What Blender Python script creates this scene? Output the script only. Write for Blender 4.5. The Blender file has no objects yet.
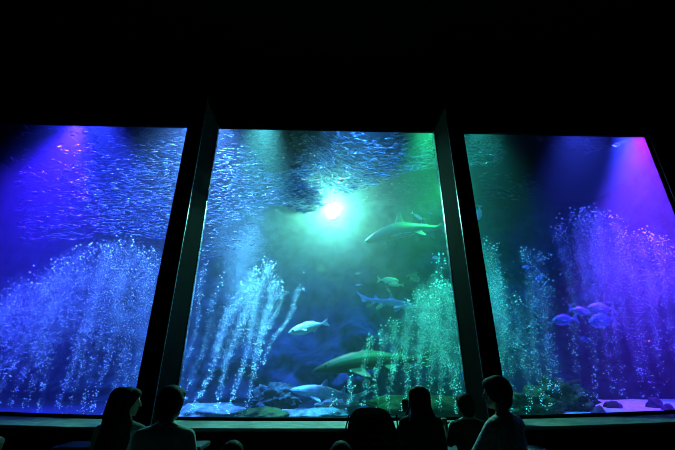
import bpy, bmesh, math, random
import numpy as np
from mathutils import Vector, Matrix, noise

random.seed(7)
rng = np.random.default_rng(11)
SC = bpy.context.scene
COL = SC.collection
PI = math.pi

# ------------------------------------------------------------------ camera
FPX, PITCH, YAW, ROLL = 353.77, .3862, .0308, .0014
CAM = np.array([0., 0., 1.4])
cy_, sy_ = math.cos(YAW), math.sin(YAW)
cp_, sp_ = math.cos(PITCH), math.sin(PITCH)
FW = np.array([sy_*cp_, cy_*cp_, sp_])
R0 = np.array([cy_, -sy_, 0.])
U0 = np.cross(R0, FW)
RT = R0*math.cos(ROLL) + U0*math.sin(ROLL)
UP = U0*math.cos(ROLL) - R0*math.sin(ROLL)
cam_d = bpy.data.cameras.new('camera')
cam_d.sensor_width = 36
cam_d.lens = FPX/675*36
cam_d.clip_start = .05
cam_d.clip_end = 200
cam = bpy.data.objects.new('camera', cam_d)
COL.objects.link(cam)
cam.matrix_world = Matrix(((RT[0], UP[0], -FW[0], CAM[0]), (RT[1], UP[1], -FW[1], CAM[1]),
                           (RT[2], UP[2], -FW[2], CAM[2]), (0, 0, 0, 1)))
SC.camera = cam


def at(px, py, Y):
    """world point at depth Y along the sight line of a picture position"""
    d = FW + RT*((px-337.5)/FPX) + UP*((225-py)/FPX)
    return CAM + d*(Y/d[1])


def proj(P):
    d = np.asarray(P, float) - CAM
    z = d@FW
    return 337.5+FPX*(d@RT)/z, 225-FPX*(d@UP)/z, z


# ------------------------------------------------------------------ materials
def mat(name, col, rough=.6, metal=0., spec=.5, var=None, scale=8., bump=0., bscale=30., emit=None, estr=0., detail=4.,
        sheen=0.):
    m = bpy.data.materials.new(name)
    m.use_nodes = True
    nt = m.node_tree
    b = nt.nodes['Principled BSDF']
    b.inputs['Base Color'].default_value = (*col, 1)
    b.inputs['Roughness'].default_value = rough
    b.inputs['Metallic'].default_value = metal
    b.inputs['Specular IOR Level'].default_value = spec
    tc = nt.nodes.new('ShaderNodeTexCoord')
    if var:
        n = nt.nodes.new('ShaderNodeTexNoise')
        n.inputs['Scale'].default_value = scale
        n.inputs['Detail'].default_value = detail
        r = nt.nodes.new('ShaderNodeValToRGB')
        r.color_ramp.elements[0].position = .35
        r.color_ramp.elements[1].position = .65
        r.color_ramp.elements[0].color = (*col, 1)
        r.color_ramp.elements[1].color = (*var, 1)
        nt.links.new(tc.outputs['Object'], n.inputs['Vector'])
        nt.links.new(n.outputs['Fac'], r.inputs['Fac'])
        nt.links.new(r.outputs['Color'], b.inputs['Base Color'])
    if bump:
        n2 = nt.nodes.new('ShaderNodeTexNoise')
        n2.inputs['Scale'].default_value = bscale
        n2.inputs['Detail'].default_value = 5
        bp = nt.nodes.new('ShaderNodeBump')
        bp.inputs['Strength'].default_value = bump
        bp.inputs['Distance'].default_value = .02
        nt.links.new(tc.outputs['Object'], n2.inputs['Vector'])
        nt.links.new(n2.outputs['Fac'], bp.inputs['Height'])
        nt.links.new(bp.outputs['Normal'], b.inputs['Normal'])
    if emit:
        b.inputs['Emission Color'].default_value = (*emit, 1)
        b.inputs['Emission Strength'].default_value = estr
    return m


def fish_mat(name, back, belly, rough=.45, split=.0, soft=.12, metal=0., spots=None):
    """pigment: dark back and paler belly, as the animal has it (object space z), with mottling"""
    m = bpy.data.materials.new(name)
    m.use_nodes = True
    nt = m.node_tree
    b = nt.nodes['Principled BSDF']
    tc = nt.nodes.new('ShaderNodeTexCoord')
    sx = nt.nodes.new('ShaderNodeSeparateXYZ')
    mr = nt.nodes.new('ShaderNodeMapRange')
    mr.inputs['From Min'].default_value = split-soft
    mr.inputs['From Max'].default_value = split+soft
    mx = nt.nodes.new('ShaderNodeMix')
    mx.data_type = 'RGBA'
    mx.inputs['A'].default_value = (*belly, 1)
    mx.inputs['B'].default_value = (*back, 1)
    n = nt.nodes.new('ShaderNodeTexNoise')
    n.inputs['Scale'].default_value = 9
    n.inputs['Detail'].default_value = 5
    hs = nt.nodes.new('ShaderNodeMapRange')
    hs.inputs['To Min'].default_value = .6
    hs.inputs['To Max'].default_value = 1.3
    mul = nt.nodes.new('ShaderNodeMix')
    mul.data_type = 'RGBA'
    mul.blend_type = 'MULTIPLY'
    mul.inputs['Factor'].default_value = 1
    L = nt.links.new
    L(tc.outputs['Object'], sx.inputs[0])
    L(sx.outputs['Z'], mr.inputs['Value'])
    L(mr.outputs['Result'], mx.inputs['Factor'])
    L(tc.outputs['Object'], n.inputs['Vector'])
    L(n.outputs['Fac'], hs.inputs['Value'])
    L(mx.outputs['Result'], mul.inputs['A'])
    L(hs.outputs['Result'], mul.inputs['B'])
    L(mul.outputs['Result'], b.inputs['Base Color'])
    b.inputs['Roughness'].default_value = rough
    b.inputs['Metallic'].default_value = metal
    return m


M = dict(
    black=mat('matte_black_paint', (.012, .013, .014), .75, var=(.018, .02, .02), scale=3, bump=.15, bscale=60, spec=.2),
    room=mat('dark_room_paint', (.006, .006, .007), .9, var=(.008, .009, .009), scale=2, spec=.1),
    floor=mat('dark_carpet', (.008, .009, .010), .95, var=(.012, .013, .014), scale=20, bump=.4, bscale=200, spec=.1),
    pillar=mat('pillar_dark_metal', (.0035, .004, .004), .9, var=(.0025, .003, .003), scale=5, bump=.1, bscale=40, spec=.02),
    edge=mat('metal_edge_strip', (.5, .52, .5), .35, metal=.8, var=(.4, .42, .4), scale=15),
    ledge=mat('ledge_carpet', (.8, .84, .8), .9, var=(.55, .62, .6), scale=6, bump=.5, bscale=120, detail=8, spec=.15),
    frame=mat('rubber_seal_black', (.008, .008, .009), .7, spec=.2, bump=.1, bscale=80),
    gravel=mat('dark_gravel', (.02, .025, .035), .95, var=(.05, .06, .08), scale=9, bump=.8, bscale=25, detail=8, spec=.1),
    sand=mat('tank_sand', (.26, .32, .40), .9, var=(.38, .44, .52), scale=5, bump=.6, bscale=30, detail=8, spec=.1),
    rock=mat('reef_rock', (.02, .025, .04), .9, var=(.10, .12, .17), scale=3.5, bump=.8, bscale=9, detail=8, spec=.2),
    rockpale=mat('pale_reef_rock', (.05, .06, .1), .9, var=(.2, .22, .3), scale=5, bump=.8, bscale=12, detail=8, spec=.2),
    moss=mat('algae_rock', (.015, .025, .012), .95, var=(.06, .08, .03), scale=6, bump=1., bscale=20, detail=9, spec=.1),
    stone=mat('dark_stone', (.010, .012, .014), .9, var=(.03, .033, .036), scale=5, bump=.6, bscale=15, spec=.25),
    tankwall=mat('tank_backdrop', (.008, .013, .025), .95, var=(.09, .12, .19), scale=1.6, bump=1., bscale=4, detail=8, spec=.1),
    hair=mat('dark_hair', (.008, .007, .006), .7, spec=.15, var=(.02, .016, .013), scale=60, bump=.3, bscale=90),
    hairb=mat('brown_hair', (.022, .015, .011), .7, spec=.15, var=(.05, .034, .02), scale=60, bump=.3, bscale=90),
    skin=mat('skin', (.42, .28, .21), .55, var=(.46, .30, .23), scale=12),
    eye=mat('eye_dark', (.02, .015, .012), .2),
    lip=mat('lip', (.38, .17, .15), .5),
    grey=mat('grey_cotton', (.16, .18, .19), .85, var=(.2, .22, .23), scale=40, bump=.3, bscale=60),
    dark=mat('dark_cotton', (.018, .019, .022), .9, var=(.028, .03, .034), scale=40, bump=.3, bscale=60),
    navy=mat('navy_denim', (.02, .03, .06), .9, var=(.03, .04, .075), scale=60, bump=.3, bscale=90),
    white=mat('flecked_white_shirt', (.84, .85, .83), .85, var=(.40, .42, .41), scale=38, bump=.3, bscale=60, detail=1),
    green=mat('pale_shirt', (.55, .6, .58), .85, var=(.64, .68, .66), scale=40, bump=.3, bscale=60),
    bench=mat('bench_laminate', (.07, .09, .14), .8, var=(.09, .11, .17), scale=12, bump=.1, bscale=50),
    benchleg=mat('bench_leg_metal', (.1, .1, .11), .4, metal=.8, var=(.14, .14, .15), scale=10),
    strol=mat('pushchair_fabric', (.006, .006, .007), 1., var=(.009, .009, .01), scale=40, bump=.3, bscale=80, spec=.0),
    piping=mat('pushchair_piping', (.12, .12, .12), .6, var=(.16, .16, .16), scale=30),
    tube=mat('pushchair_tube', (.12, .12, .125), .35, metal=.7, var=(.16, .16, .16), scale=20),
    tyre=mat('rubber_tyre', (.015, .015, .015), .8, var=(.02, .02, .02), scale=30),
    phone=mat('phone_shell', (.02, .018, .02), .3, var=(.03, .026, .03), scale=20),
    bubble=mat('air_bubble', (.74, .77, .78), .2, var=(.86, .88, .9), scale=3, spec=1.),
    lampbody=mat('lamp_housing', (.1, .11, .12), .4, metal=.8, var=(.15, .15, .16), scale=12),
    lens=mat('lamp_lens', (.8, 1, .95), .3, emit=(.72, 1., .92), estr=60),
    red=mat('red_indicator', (.3, .02, .01), .4, emit=(1, .12, .05), estr=4),
    sardine=fish_mat('sardine_skin', (.08, .105, .13), (.34, .39, .43), .26, 0., .02, metal=.45),
    sharkgrey=fish_mat('shark_skin', (.07, .10, .07), (.13, .15, .13), .55, -.05, .10),
    sharkbrown=fish_mat('brown_shark_skin', (.012, .026, .010), (.03, .05, .025), .55, -.08, .12),
    sharkblue=fish_mat('blue_shark_skin', (.26, .32, .55), (.42, .48, .62), .55, -.05, .10),
    fishpale=fish_mat('pale_fish_skin', (.45, .5, .52), (.75, .78, .78), .4, 0., .08, metal=.1),
    fishblue=fish_mat('blue_fish_skin', (.08, .12, .3), (.16, .22, .42), .4, 0., .05, metal=.1),
    fishgreen=fish_mat('green_fish_skin', (.18, .2, .10), (.4, .42, .28), .45, 0., .03),
    finyellow=mat('yellow_fin', (.6, .5, .08), .5, var=(.7, .6, .12), scale=20),
)

# glass: architectural pane, clear with a fresnel reflection
g = bpy.data.materials.new('acrylic_pane')
g.use_nodes = True
nt = g.node_tree
nt.nodes.clear()
o_ = nt.nodes.new('ShaderNodeOutputMaterial')
tr = nt.nodes.new('ShaderNodeBsdfTransparent')
tr.inputs['Color'].default_value = (.97, .99, 1, 1)
gl = nt.nodes.new('ShaderNodeBsdfGlossy')
gl.inputs['Roughness'].default_value = .02
fr = nt.nodes.new('ShaderNodeFresnel')
fr.inputs['IOR'].default_value = 1.2
mx = nt.nodes.new('ShaderNodeMixShader')
nt.links.new(fr.outputs[0], mx.inputs[0])
nt.links.new(tr.outputs[0], mx.inputs[1])
nt.links.new(gl.outputs[0], mx.inputs[2])
nt.links.new(mx.outputs[0], o_.inputs['Surface'])
M['glass'] = g

# water: scattering and absorbing medium
g = bpy.data.materials.new('tank_water_volume')
g.use_nodes = True
nt = g.node_tree
nt.nodes.clear()
o_ = nt.nodes.new('ShaderNodeOutputMaterial')
vs = nt.nodes.new('ShaderNodeVolumeScatter')
vs.inputs['Color'].default_value = (.8, .95, 1, 1)
vs.inputs['Density'].default_value = .032
vs.inputs['Anisotropy'].default_value = .62
va = nt.nodes.new('ShaderNodeVolumeAbsorption')
va.inputs['Color'].default_value = (.15, .56, .96, 1)
va.inputs['Density'].default_value = .06
ad = nt.nodes.new('ShaderNodeAddShader')
nt.links.new(vs.outputs[0], ad.inputs[0])
nt.links.new(va.outputs[0], ad.inputs[1])
nt.links.new(ad.outputs[0], o_.inputs['Volume'])
M['water'] = g


# ------------------------------------------------------------------ mesh helpers
def link(name, me, m, parent=None, smooth=False):
    o = bpy.data.objects.new(name, me)
    COL.objects.link(o)
    if m is not None:
        me.materials.append(m)
    if smooth:
        me.polygons.foreach_set('use_smooth', [True]*len(me.polygons))
    if parent:
        o.parent = parent
    return o


class MB:
    """collects vertices and faces for one mesh"""

    def __init__(s):
        s.v, s.f = [], []

    def add(s, v, f):
        n = len(s.v)
        s.v += [tuple(p) for p in v]
        s.f += [tuple(i+n for i in q) for q in f]
        return s

    def box(s, x0, x1, y0, y1, z0, z1):
        v = [(x, y, z) for z in (z0, z1) for y in (y0, y1) for x in (x0, x1)]
        return s.add(v, [(0, 2, 3, 1), (4, 5, 7, 6), (0, 1, 5, 4), (2, 6, 7, 3), (0, 4, 6, 2), (1, 3, 7, 5)])

    def rings(s, rings):
        """loft through rings of equal length, capped"""
        n = len(rings[0])
        v = [p for r in rings for p in r]
        f = []
        for i in range(len(rings)-1):
            for k in range(n):
                a, b = i*n+k, i*n+(k+1) % n
                f.append((a, b, b+n, a+n))
        f.append(tuple(reversed(range(n))))
        f.append(tuple(range((len(rings)-1)*n, len(rings)*n)))
        return s.add(v, f)

    def tube(s, pts, rad, n=12, flat=1., flatdir=None):
        """tapered tube with rounded ends through points"""
        P = [Vector(p) for p in pts]
        Rr = list(rad) if hasattr(rad, '__len__') else [rad]*len(P)
        # rounded ends
        d0 = (P[0]-P[1]).normalized()
        d1 = (P[-1]-P[-2]).normalized()
        ring = []
        for a in (.98, .8, .45):
            ring.append((P[0]+d0*Rr[0]*a, Rr[0]*math.sqrt(1-a*a)))
        ring += list(zip(P, Rr))
        for a in (.45, .8, .98):
            ring.append((P[-1]+d1*Rr[-1]*a, Rr[-1]*math.sqrt(1-a*a)))
        out = []
        prev = None
        for i, (c, r) in enumerate(ring):
            t = (ring[min(i+1, len(ring)-1)][0]-ring[max(i-1, 0)][0]).normalized()
            if flatdir is not None:
                u = Vector(flatdir)
                u = (u-t*u.dot(t)).normalized()
            elif prev is None:
                u = t.orthogonal().normalized()
            else:
                u = (prev-t*prev.dot(t)).normalized()
            prev = u
            w = t.cross(u)
            out.append([c+u*(math.cos(2*PI*k/n)*r*flat)+w*(math.sin(2*PI*k/n)*r) for k in range(n)])
        return s.rings(out)

    def ell(s, c, r, n=16, m=10, rot=None):
        c = Vector(c)
        out = []
        for i in range(m+1):
            a = PI*(i+.08)/(m+.16)
            row = []
            for k in range(n):
                p = Vector((math.sin(a)*math.cos(2*PI*k/n)*r[0], math.sin(a)*math.sin(2*PI*k/n)*r[1], -math.cos(a)*r[2]))
                if rot is not None:
                    p = rot@p
                row.append(c+p)
            out.append(row)
        return s.rings(out)

    def plate(s, poly, thick, frame=None):
        """a fin: polygon of 3-D points thickened along its normal, thin at the rim"""
        P = [Vector(p) for p in poly]
        c = sum(P, Vector())/len(P)
        nn = Vector()
        for i in range(len(P)):
            nn += (P[i]-c).cross(P[(i+1) % len(P)]-c)
        nn.normalize()
        n = len(P)
        v = [p+nn*thick*.5 for p in P]+[p-nn*thick*.5 for p in P]
        f = [tuple(range(n)), tuple(reversed(range(n, 2*n)))]
        for i in range(n):
            j = (i+1) % n
            f.append((i, i+n, j+n, j))
        return s.add(v, f)

    def mesh(s, name):
        me = bpy.data.meshes.new(name)
        me.from_pydata(s.v, [], s.f)
        me.update()
        return me

    def build(s, name, m, parent=None, smooth=False, bevel=0):
        me = s.mesh(name)
        bm = bmesh.new()
        bm.from_mesh(me)
        bmesh.ops.recalc_face_normals(bm, faces=bm.faces)
        if bevel:
            bmesh.ops.bevel(bm, geom=list(bm.edges), offset=bevel, segments=2, affect='EDGES', clamp_overlap=True)
        bm.to_mesh(me)
        bm.free()
        return link(name, me, m, parent, smooth)

    def fused(s, name, voxel, m, parent=None, smooth=4):
        """melts everything collected into one continuous skin"""
        me = s.mesh(name+'_src')
        bm = bmesh.new()
        bm.from_mesh(me)
        bmesh.ops.recalc_face_normals(bm, faces=bm.faces)
        bm.to_mesh(me)
        bm.free()
        o = bpy.data.objects.new(name+'_src', me)
        COL.objects.link(o)
        r = o.modifiers.new('r', 'REMESH')
        r.mode = 'VOXEL'
        r.voxel_size = voxel
        if smooth:
            k = o.modifiers.new('s', 'SMOOTH')
            k.factor = .5
            k.iterations = smooth
        dg = bpy.context.evaluated_depsgraph_get()
        me2 = bpy.data.meshes.new_from_object(o.evaluated_get(dg))
        me2.name = name
        bpy.data.objects.remove(o)
        bpy.data.meshes.remove(me)
        return link(name, me2, m, parent, True)


def tag(o, label=None, cat=None, group=None, kind=None):
    if label:
        o['label'] = label
    if cat:
        o['category'] = cat
    if group:
        o['group'] = group
    if kind:
        o['kind'] = kind
    return o


def empty(name, loc=(0, 0, 0), rz=0.):
    o = bpy.data.objects.new(name, None)
    o.empty_display_size = .1
    COL.objects.link(o)
    o.location = loc
    o.rotation_euler = (0, 0, rz)
    return o


def struct(name, mb, m, label, cat, parent=None, bevel=0):
    o = mb.build(name, m, parent, bevel=bevel)
    return tag(o, label, cat, kind='structure')


# ------------------------------------------------------------------ the hall
GY, FY = 7.2, 6.336            # glass plane, pillar fronts
HZ = 6.895                      # top of the windows
XL0, XL1 = -8.35, -3.031       # left window
XC0, XC1 = -2.692, 2.617
XR0, XR1 = 2.959, 8.086
RX, CZ, BY = 11.5, 9.2, -4.0
struct('floor', MB().box(-RX, RX, BY, FY+.1, -.1, 0), M['floor'], 'dark carpeted floor of the viewing hall', 'floor')
struct('ceiling', MB().box(-RX, RX, BY, GY+.4, CZ, CZ+.1), M['room'], 'black ceiling of the viewing hall', 'ceiling')
struct('wall_back', MB().box(-RX, RX, BY-.1, BY, 0, CZ), M['room'], 'black rear wall of the viewing hall', 'wall')
struct('wall_left', MB().box(-RX-.1, -RX, BY, GY+.4, 0, CZ), M['room'], 'black left side wall of the viewing hall', 'wall')
struct('wall_right', MB().box(RX, RX+.1, BY, GY+.4, 0, CZ), M['room'], 'black right side wall of the viewing hall', 'wall')
struct('wall_front', MB().box(-RX, RX, GY, GY+.1, HZ, CZ).box(-RX, XL0, GY, GY+.1, 0, HZ).box(XR1+.09, RX, GY, GY+.1, 0, HZ)
       .box(XL1+.02, XC0-.02, GY+.02, GY+.1, 0, HZ).box(XC1+.02, XR0-.02, GY+.02, GY+.1, 0, HZ)
       .box(XL0, XR1+.09, GY+.02, GY+.1, 0, .5),
       M['room'], 'black wall around the three tall aquarium windows', 'wall')

# ledge below the windows, its edges read along its length
bk = [(-185, 409.8), (-60, 413.2), (0, 415.2), (50, 417.2), (105, 418.7), (170, 420), (240, 420.7), (300, 420.9), (360, 420.9), (420, 420.4), (500, 419.2),
      (550, 417.8), (610, 416), (675, 413.4), (740, 411), (850, 407.5)]
ft = [(-185, 417), (-60, 420.6), (0, 422.6), (50, 424.8), (105, 426.7), (170, 427.6), (240, 428.1), (300, 428.3), (360, 428.3), (420, 428), (500, 426.8),
      (550, 425.4), (610, 423), (675, 419.8), (740, 417), (850, 413)]
lb = MB()
v, f = [], []
for (bx, by), (fx, fy) in zip(bk, ft):
    B, F = at(bx, by, GY), at(fx, fy, FY)
    F[0] = B[0]
    v += [tuple(B), tuple(F), (B[0], FY, F[2]-.05), (B[0], GY, B[2]-.05)]
n = len(bk)
for i in range(n-1):
    for k in range(4):
        f.append((4*i+k, 4*i+(k+1) % 4, 4*i+4+(k+1) % 4, 4*i+4+k))
f += [(3, 2, 1, 0), (4*n-4, 4*n-3, 4*n-2, 4*n-1)]
struct('trim_1', lb.add(v, f), M['ledge'], 'pale green lit ledge running below the three windows', 'ledge')
struct('wall_parapet', MB().box(-RX, RX, FY+.04, FY+.2, 0, .46), M['black'], 'black low wall under the pale window ledge', 'wall')


def sill_z(x):
    xs = [v[4*i][0] for i in range(n)]
    zs = [v[4*i][2] for i in range(n)]
    return float(np.interp(x, xs, zs))


# pillars
for nm, x0, x1, inner, lab in (('pillar', XL1, XC0, XC0, 'black square pillar between the left and the middle window'),
                               ('pillar', XC1, XR0, XC1, 'black square pillar between the middle and the right window')):
    p = MB().box(x0, x1, FY, GY+.02, 0, CZ).build('pillar', M['pillar'])
    tag(p, lab, 'pillar', kind='structure')
    s = 1 if inner == x1 else -1
    MB().box(inner-.012*(s > 0), inner+.012*(s < 0), FY-.008, FY, sill_z(inner), HZ+.35).build('edge_strip', M['edge'], p)
    MB().box(min(inner, inner+.014*s), max(inner, inner+.014*s), GY-.035, GY-.022, sill_z(inner)+.08, HZ-.02).build('glass_bead', M['edge'], p)

# windows: pane + black lower seal + side seals
for i, (x0, x1, wl) in enumerate(((XL0, XL1, 'left'), (XC0, XC1, 'middle'), (XR0, XR1, 'right'))):
    w = struct('window_%d' % (i+1), MB().box(x0, x1, GY+.03, GY+.09, .5, HZ), M['glass'],
               'clear acrylic pane of the %s aquarium window' % wl, 'window')
    fm = MB()
    xs = np.linspace(x0, x1, 9)
    vv, ff = [], []
    for x in xs:
        z = sill_z(x)
        vv += [(x, GY-.02, z-.02), (x, GY-.02, z+.055), (x, GY+.03, z+.055), (x, GY+.03, z-.02)]
    for a in range(8):
        for k in range(4):
            ff.append((4*a+k, 4*a+4+k, 4*a+4+(k+1) % 4, 4*a+(k+1) % 4))
    ff += [(0, 1, 2, 3), (35, 34, 33, 32)]
    fm.add(vv, ff)
    fm.box(x0, x1, GY-.012, GY+.0, HZ+.005, HZ+.05)
    fm.build('window_frame', M['frame'], w)
jr = struct('trim_2', MB().box(XR1, XR1+.09, GY-.02, GY+.1, sill_z(8.0), HZ+.01), M['pillar'], 'dark teal lit jamb at the right end of the right window', 'trim')
MB().box(XR1-.004, XR1+.012, GY-.03, GY-.02, sill_z(8.), HZ).build('edge_strip', M['edge'], jr)
MB().box(XR1+.075, XR1+.09, GY-.03, GY-.02, sill_z(8.), HZ).build('edge_strip', M['edge'], jr)

# ------------------------------------------------------------------ the tank
TX, TY0, TY1, TZ1, SZ = 13., GY+.41, 16.5, 8.6, .35
struct('wall_tank_left', MB().box(-TX-.2, -TX, GY+.1, TY1, 0, 9), M['tankwall'], 'dark blue left end wall inside the tank', 'wall')
struct('wall_tank_right', MB().box(TX, TX+.2, GY+.1, TY1, 0, 9), M['tankwall'], 'dark blue right end wall inside the tank', 'wall')
struct('ceiling_tank', MB().box(-TX-.2, TX+.2, GY+.1, TY1+.2, 9, 9.1), M['room'], 'dark roof over the tank', 'ceiling')


def grid(nx, ny, fn):
    v = [tuple(fn(i/nx, j/ny)) for j in range(ny+1) for i in range(nx+1)]
    f = [(j*(nx+1)+i, j*(nx+1)+i+1, (j+1)*(nx+1)+i+1, (j+1)*(nx+1)+i) for j in range(ny) for i in range(nx)]
    return v, f


REEF = [(*at(352, 345, 14.5)[[0, 2]], 1.3, 1, 1.9),
        (*at(372, 318, 14.8)[[0, 2]], 0.8, 0.7, 1.2),
        (*at(310, 365, 14.5)[[0, 2]], 1.4, 0.7, 1.8),
        (*at(262, 350, 14.8)[[0, 2]], 1.4, 0.9, 1.4),
        (*at(448, 275, 14.8)[[0, 2]], 1, 1.2, 1.6),
        (*at(215, 370, 14.6)[[0, 2]], 1.6, 0.8, 1.6),
        (*at(640, 385, 14.5)[[0, 2]], 1.6, 0.5, 1.6),
        (*at(560, 380, 14.5)[[0, 2]], 2, 0.6, 1.6),
        (*at(90, 390, 14.5)[[0, 2]], 3, 0.5, 1.6),
        (*at(420, 370, 14.5)[[0, 2]], 1.6, 0.8, 1.5)]


def backwall(u, w):
    x = -TX+2*TX*u
    z = 0+9*w
    d = noise.fractal(Vector((x*.45, z*.45, 3.1)), 1., 2., 5)*.9 + noise.noise(Vector((x*.2, z*.25, 9)))*1.2
    y = TY1-.9-d*.6
    for bx, bz, bw, bh, amt in REEF:
        e = ((x-bx)/bw)**2+(max(0, z-bz)/bh)**2
        k = amt*math.exp(-e*1.3)
        k *= 1+.5*noise.fractal(Vector((x*1.4, z*1.4, bx)), 1., 2.1, 5)
        y -= k
    return (x, min(TY1+.5, y), z)


b = MB().add(*grid(240, 100, backwall)).build('wall_tank_back', M['tankwall'], smooth=True)
tag(b, 'dark blue rock face at the back of the tank', 'wall', kind='structure')
# solid behind the rock face
struct('wall_tank_outer', MB().box(-TX-.2, TX+.2, TY1+.6, TY1+.8, 0, 9), M['tankwall'], 'outer shell wall behind the tank rock face', 'wall')


def sandf(u, w):
    x = -TX+2*TX*u
    y = GY+.1+(TY1-GY-.1)*w
    return (x, y, SZ+.05*noise.noise(Vector((x*.8, y*.8, 0)))+.02*noise.noise(Vector((x*3, y*3, 4))))


b = MB().add(*grid(160, 60, sandf)).build('floor_tank', M['gravel'], smooth=True)
tag(b, 'dark gravel bottom of the tank', 'tank floor', kind='structure')


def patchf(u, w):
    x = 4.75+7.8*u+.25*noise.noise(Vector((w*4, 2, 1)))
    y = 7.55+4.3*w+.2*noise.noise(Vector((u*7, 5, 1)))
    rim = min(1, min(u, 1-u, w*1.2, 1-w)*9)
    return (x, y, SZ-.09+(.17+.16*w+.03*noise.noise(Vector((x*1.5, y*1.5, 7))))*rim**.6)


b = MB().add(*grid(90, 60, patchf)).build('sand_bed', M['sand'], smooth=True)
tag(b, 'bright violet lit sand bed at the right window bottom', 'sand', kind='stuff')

wat = MB().box(-TX+.01, TX-.01, GY+.11, TY1, .1, TZ1).build('water', M['water'])
tag(wat, 'blue hazy water filling the tank', 'water', kind='structure')


def rock(name, c, r, m, seed, amp=.35, fr=1.2, sub=4, label=None, cat='rock', group=None, flat=None):
    bm = bmesh.new()
    bmesh.ops.create_icosphere(bm, subdivisions=sub, radius=1)
    for q in bm.verts:
        p = q.co.copy()
        d = noise.fractal(p*fr+Vector((seed*7.3, seed*3.1, 0)), 1., 2.1, 5)*amp
        d += abs(noise.noise(p*fr*2.5+Vector((seed, 0, seed))))*amp*.5
        q.co = Vector((p.x*r[0], p.y*r[1], p.z*r[2]))*(1+d)
    me = bpy.data.meshes.new(name)
    bm.to_mesh(me)
    bm.free()
    o = link(name, me, m, None, True)
    zmin = min(q.co.z for q in me.vertices)
    o.location = (c[0], c[1], c[2] if c[2] is not None else SZ-.12-zmin)
    tag(o, label, cat, group)
    return o


def rock_px(px, py_top, Y, rx, ry, m, seed, label, amp=.35, sub=4, fr=1.2):
    """a rock standing on the sand whose top reaches the given sight line"""
    T = at(px, py_top, Y)
    h = max(.12, (T[2]-SZ+.1)/2)
    o = rock('rock', (T[0], Y, None), (rx, ry, h), m, seed, amp, fr, sub, label)
    return o


rock_px(276, 390, 10.2, .5, .42, M['rock'], 1, 'lumpy dark blue rock rising at the bottom left of the middle window', amp=.55, fr=2.2, sub=5)
rock_px(262, 408, 9.2, .55, .4, M['moss'], 2, 'low dark algae covered rock at the window bottom beside the left bubbles')
rock_px(308, 408, 9.4, .9, .4, M['rockpale'], 3, 'flat bright blue rock below the small blue shark')
rock_px(212, 404, 9.6, .8, .5, M['rockpale'], 4, 'bright blue rock behind the feet of the left bubble columns')
rock_px(338, 402, 10.2, .55, .5, M['rockpale'], 5, 'bright blue rock low between shark and first thin bubble columns')
rock_px(425, 398, 9.8, 1.5, .5, M['moss'], 10, 'low green algae covered reef behind the woman with the phone', amp=.4)
rock_px(535, 393, 9.4, .5, .45, M['moss'], 11, 'bushy dark green algae rock right of the right pillar', amp=.6, fr=2.4)
rock_px(558, 386, 9.5, .55, .45, M['moss'], 12, 'tallest bushy dark green algae rock at the sand edge', amp=.6, fr=2.4)
rock_px(572, 392, 9.3, .36, .34, M['moss'], 13, 'bushy dark green algae rock touching the bright sand', amp=.6, fr=2.4)
rock_px(514, 398, 9.6, .5, .4, M['moss'], 29, 'low bushy algae rock next to the right pillar foot', amp=.6, fr=2.4)
rock_px(598, 407, 8.5, .16, .13, M['stone'], 14, 'small dark stone at the near left corner of the bright sand', sub=3)
rock_px(612, 400.5, 9.6, .22, .16, M['stone'], 15, 'flat dark stone alone in the middle of the bright sand', sub=3)
rock_px(653, 398, 9.8, .2, .16, M['stone'], 16, 'larger dark stone at the right on the bright sand', sub=4)
rock_px(666, 404, 9.4, .15, .12, M['stone'], 17, 'low dark stone lying right of the larger stone on the sand', sub=3)


# ------------------------------------------------------------------ fish
def fish_mb(L, hr, wr, fins=True, fork=.5, tall=0., sides=12, bend=0., tailk=.62):
    """bony fish, nose to +x; hr and wr are height and width against length"""
    mb = MB()
    prof = [(0, .04, .06), (.04, .3, .35), (.12, .62, .7), (.25, .92, .95), (.38, 1., 1.), (.52, .9, .9), (.66, .62, .6), (.78, .3, .3), (.84, .2, .16)]
    rings = []
    for t, h, w in prof:
        x = (.5-t)*L
        yo = bend*(t-.3)**2*L
        rings.append([(x, yo+math.cos(2*PI*k/sides)*w*wr*L*.5, math.sin(2*PI*k/sides)*h*hr*L*.5) for k in range(sides)])
    mb.rings(rings)
    th = max(.012, .018*L)
    yb = bend*.5**2*L
    xr = (.5-.82)*L
    mb.plate([(xr, yb, .03*L), (-.5*L, yb*1.5, hr*tailk*L), (-.46*L, yb*1.4, .01*L), (-.5*L, yb*1.5, -hr*tailk*L), (xr, yb, -.03*L)], th)
    if fins:
        zt = hr*.5*L*.86
        mb.plate([(.16*L, 0, zt*.85), (.08*L, 0, zt*1.35+tall*L), (-.14*L, bend*.1*L, zt*1.12+tall*.3*L), (-.2*L, bend*.15*L, zt*.55)], th)
        mb.plate([(-.04*L, 0, -zt*.8), (-.1*L, 0, -zt*1.35-tall*.5*L), (-.22*L, bend*.15*L, -zt*.5)], th)
        for s in (-1, 1):
            mb.plate([(.2*L, s*wr*.42*L, -.02*L), (.1*L, s*(wr*.5+.07)*L, -.07*L), (.08*L, s*wr*.42*L, -.05*L)], th)
    return mb


def place_between(o, nose, tail, roll=0.):
    N, T = Vector(nose), Vector(tail)
    x = (N-T).normalized()
    z = Vector((0, 0, 1))
    z = (z-x*z.dot(x)).normalized()
    y = z.cross(x)
    m3 = Matrix((x, y, z)).transposed() @ Matrix.Rotation(roll, 3, 'X')
    o.matrix_world = Matrix.Translation((N+T)/2) @ m3.to_4x4()


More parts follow.
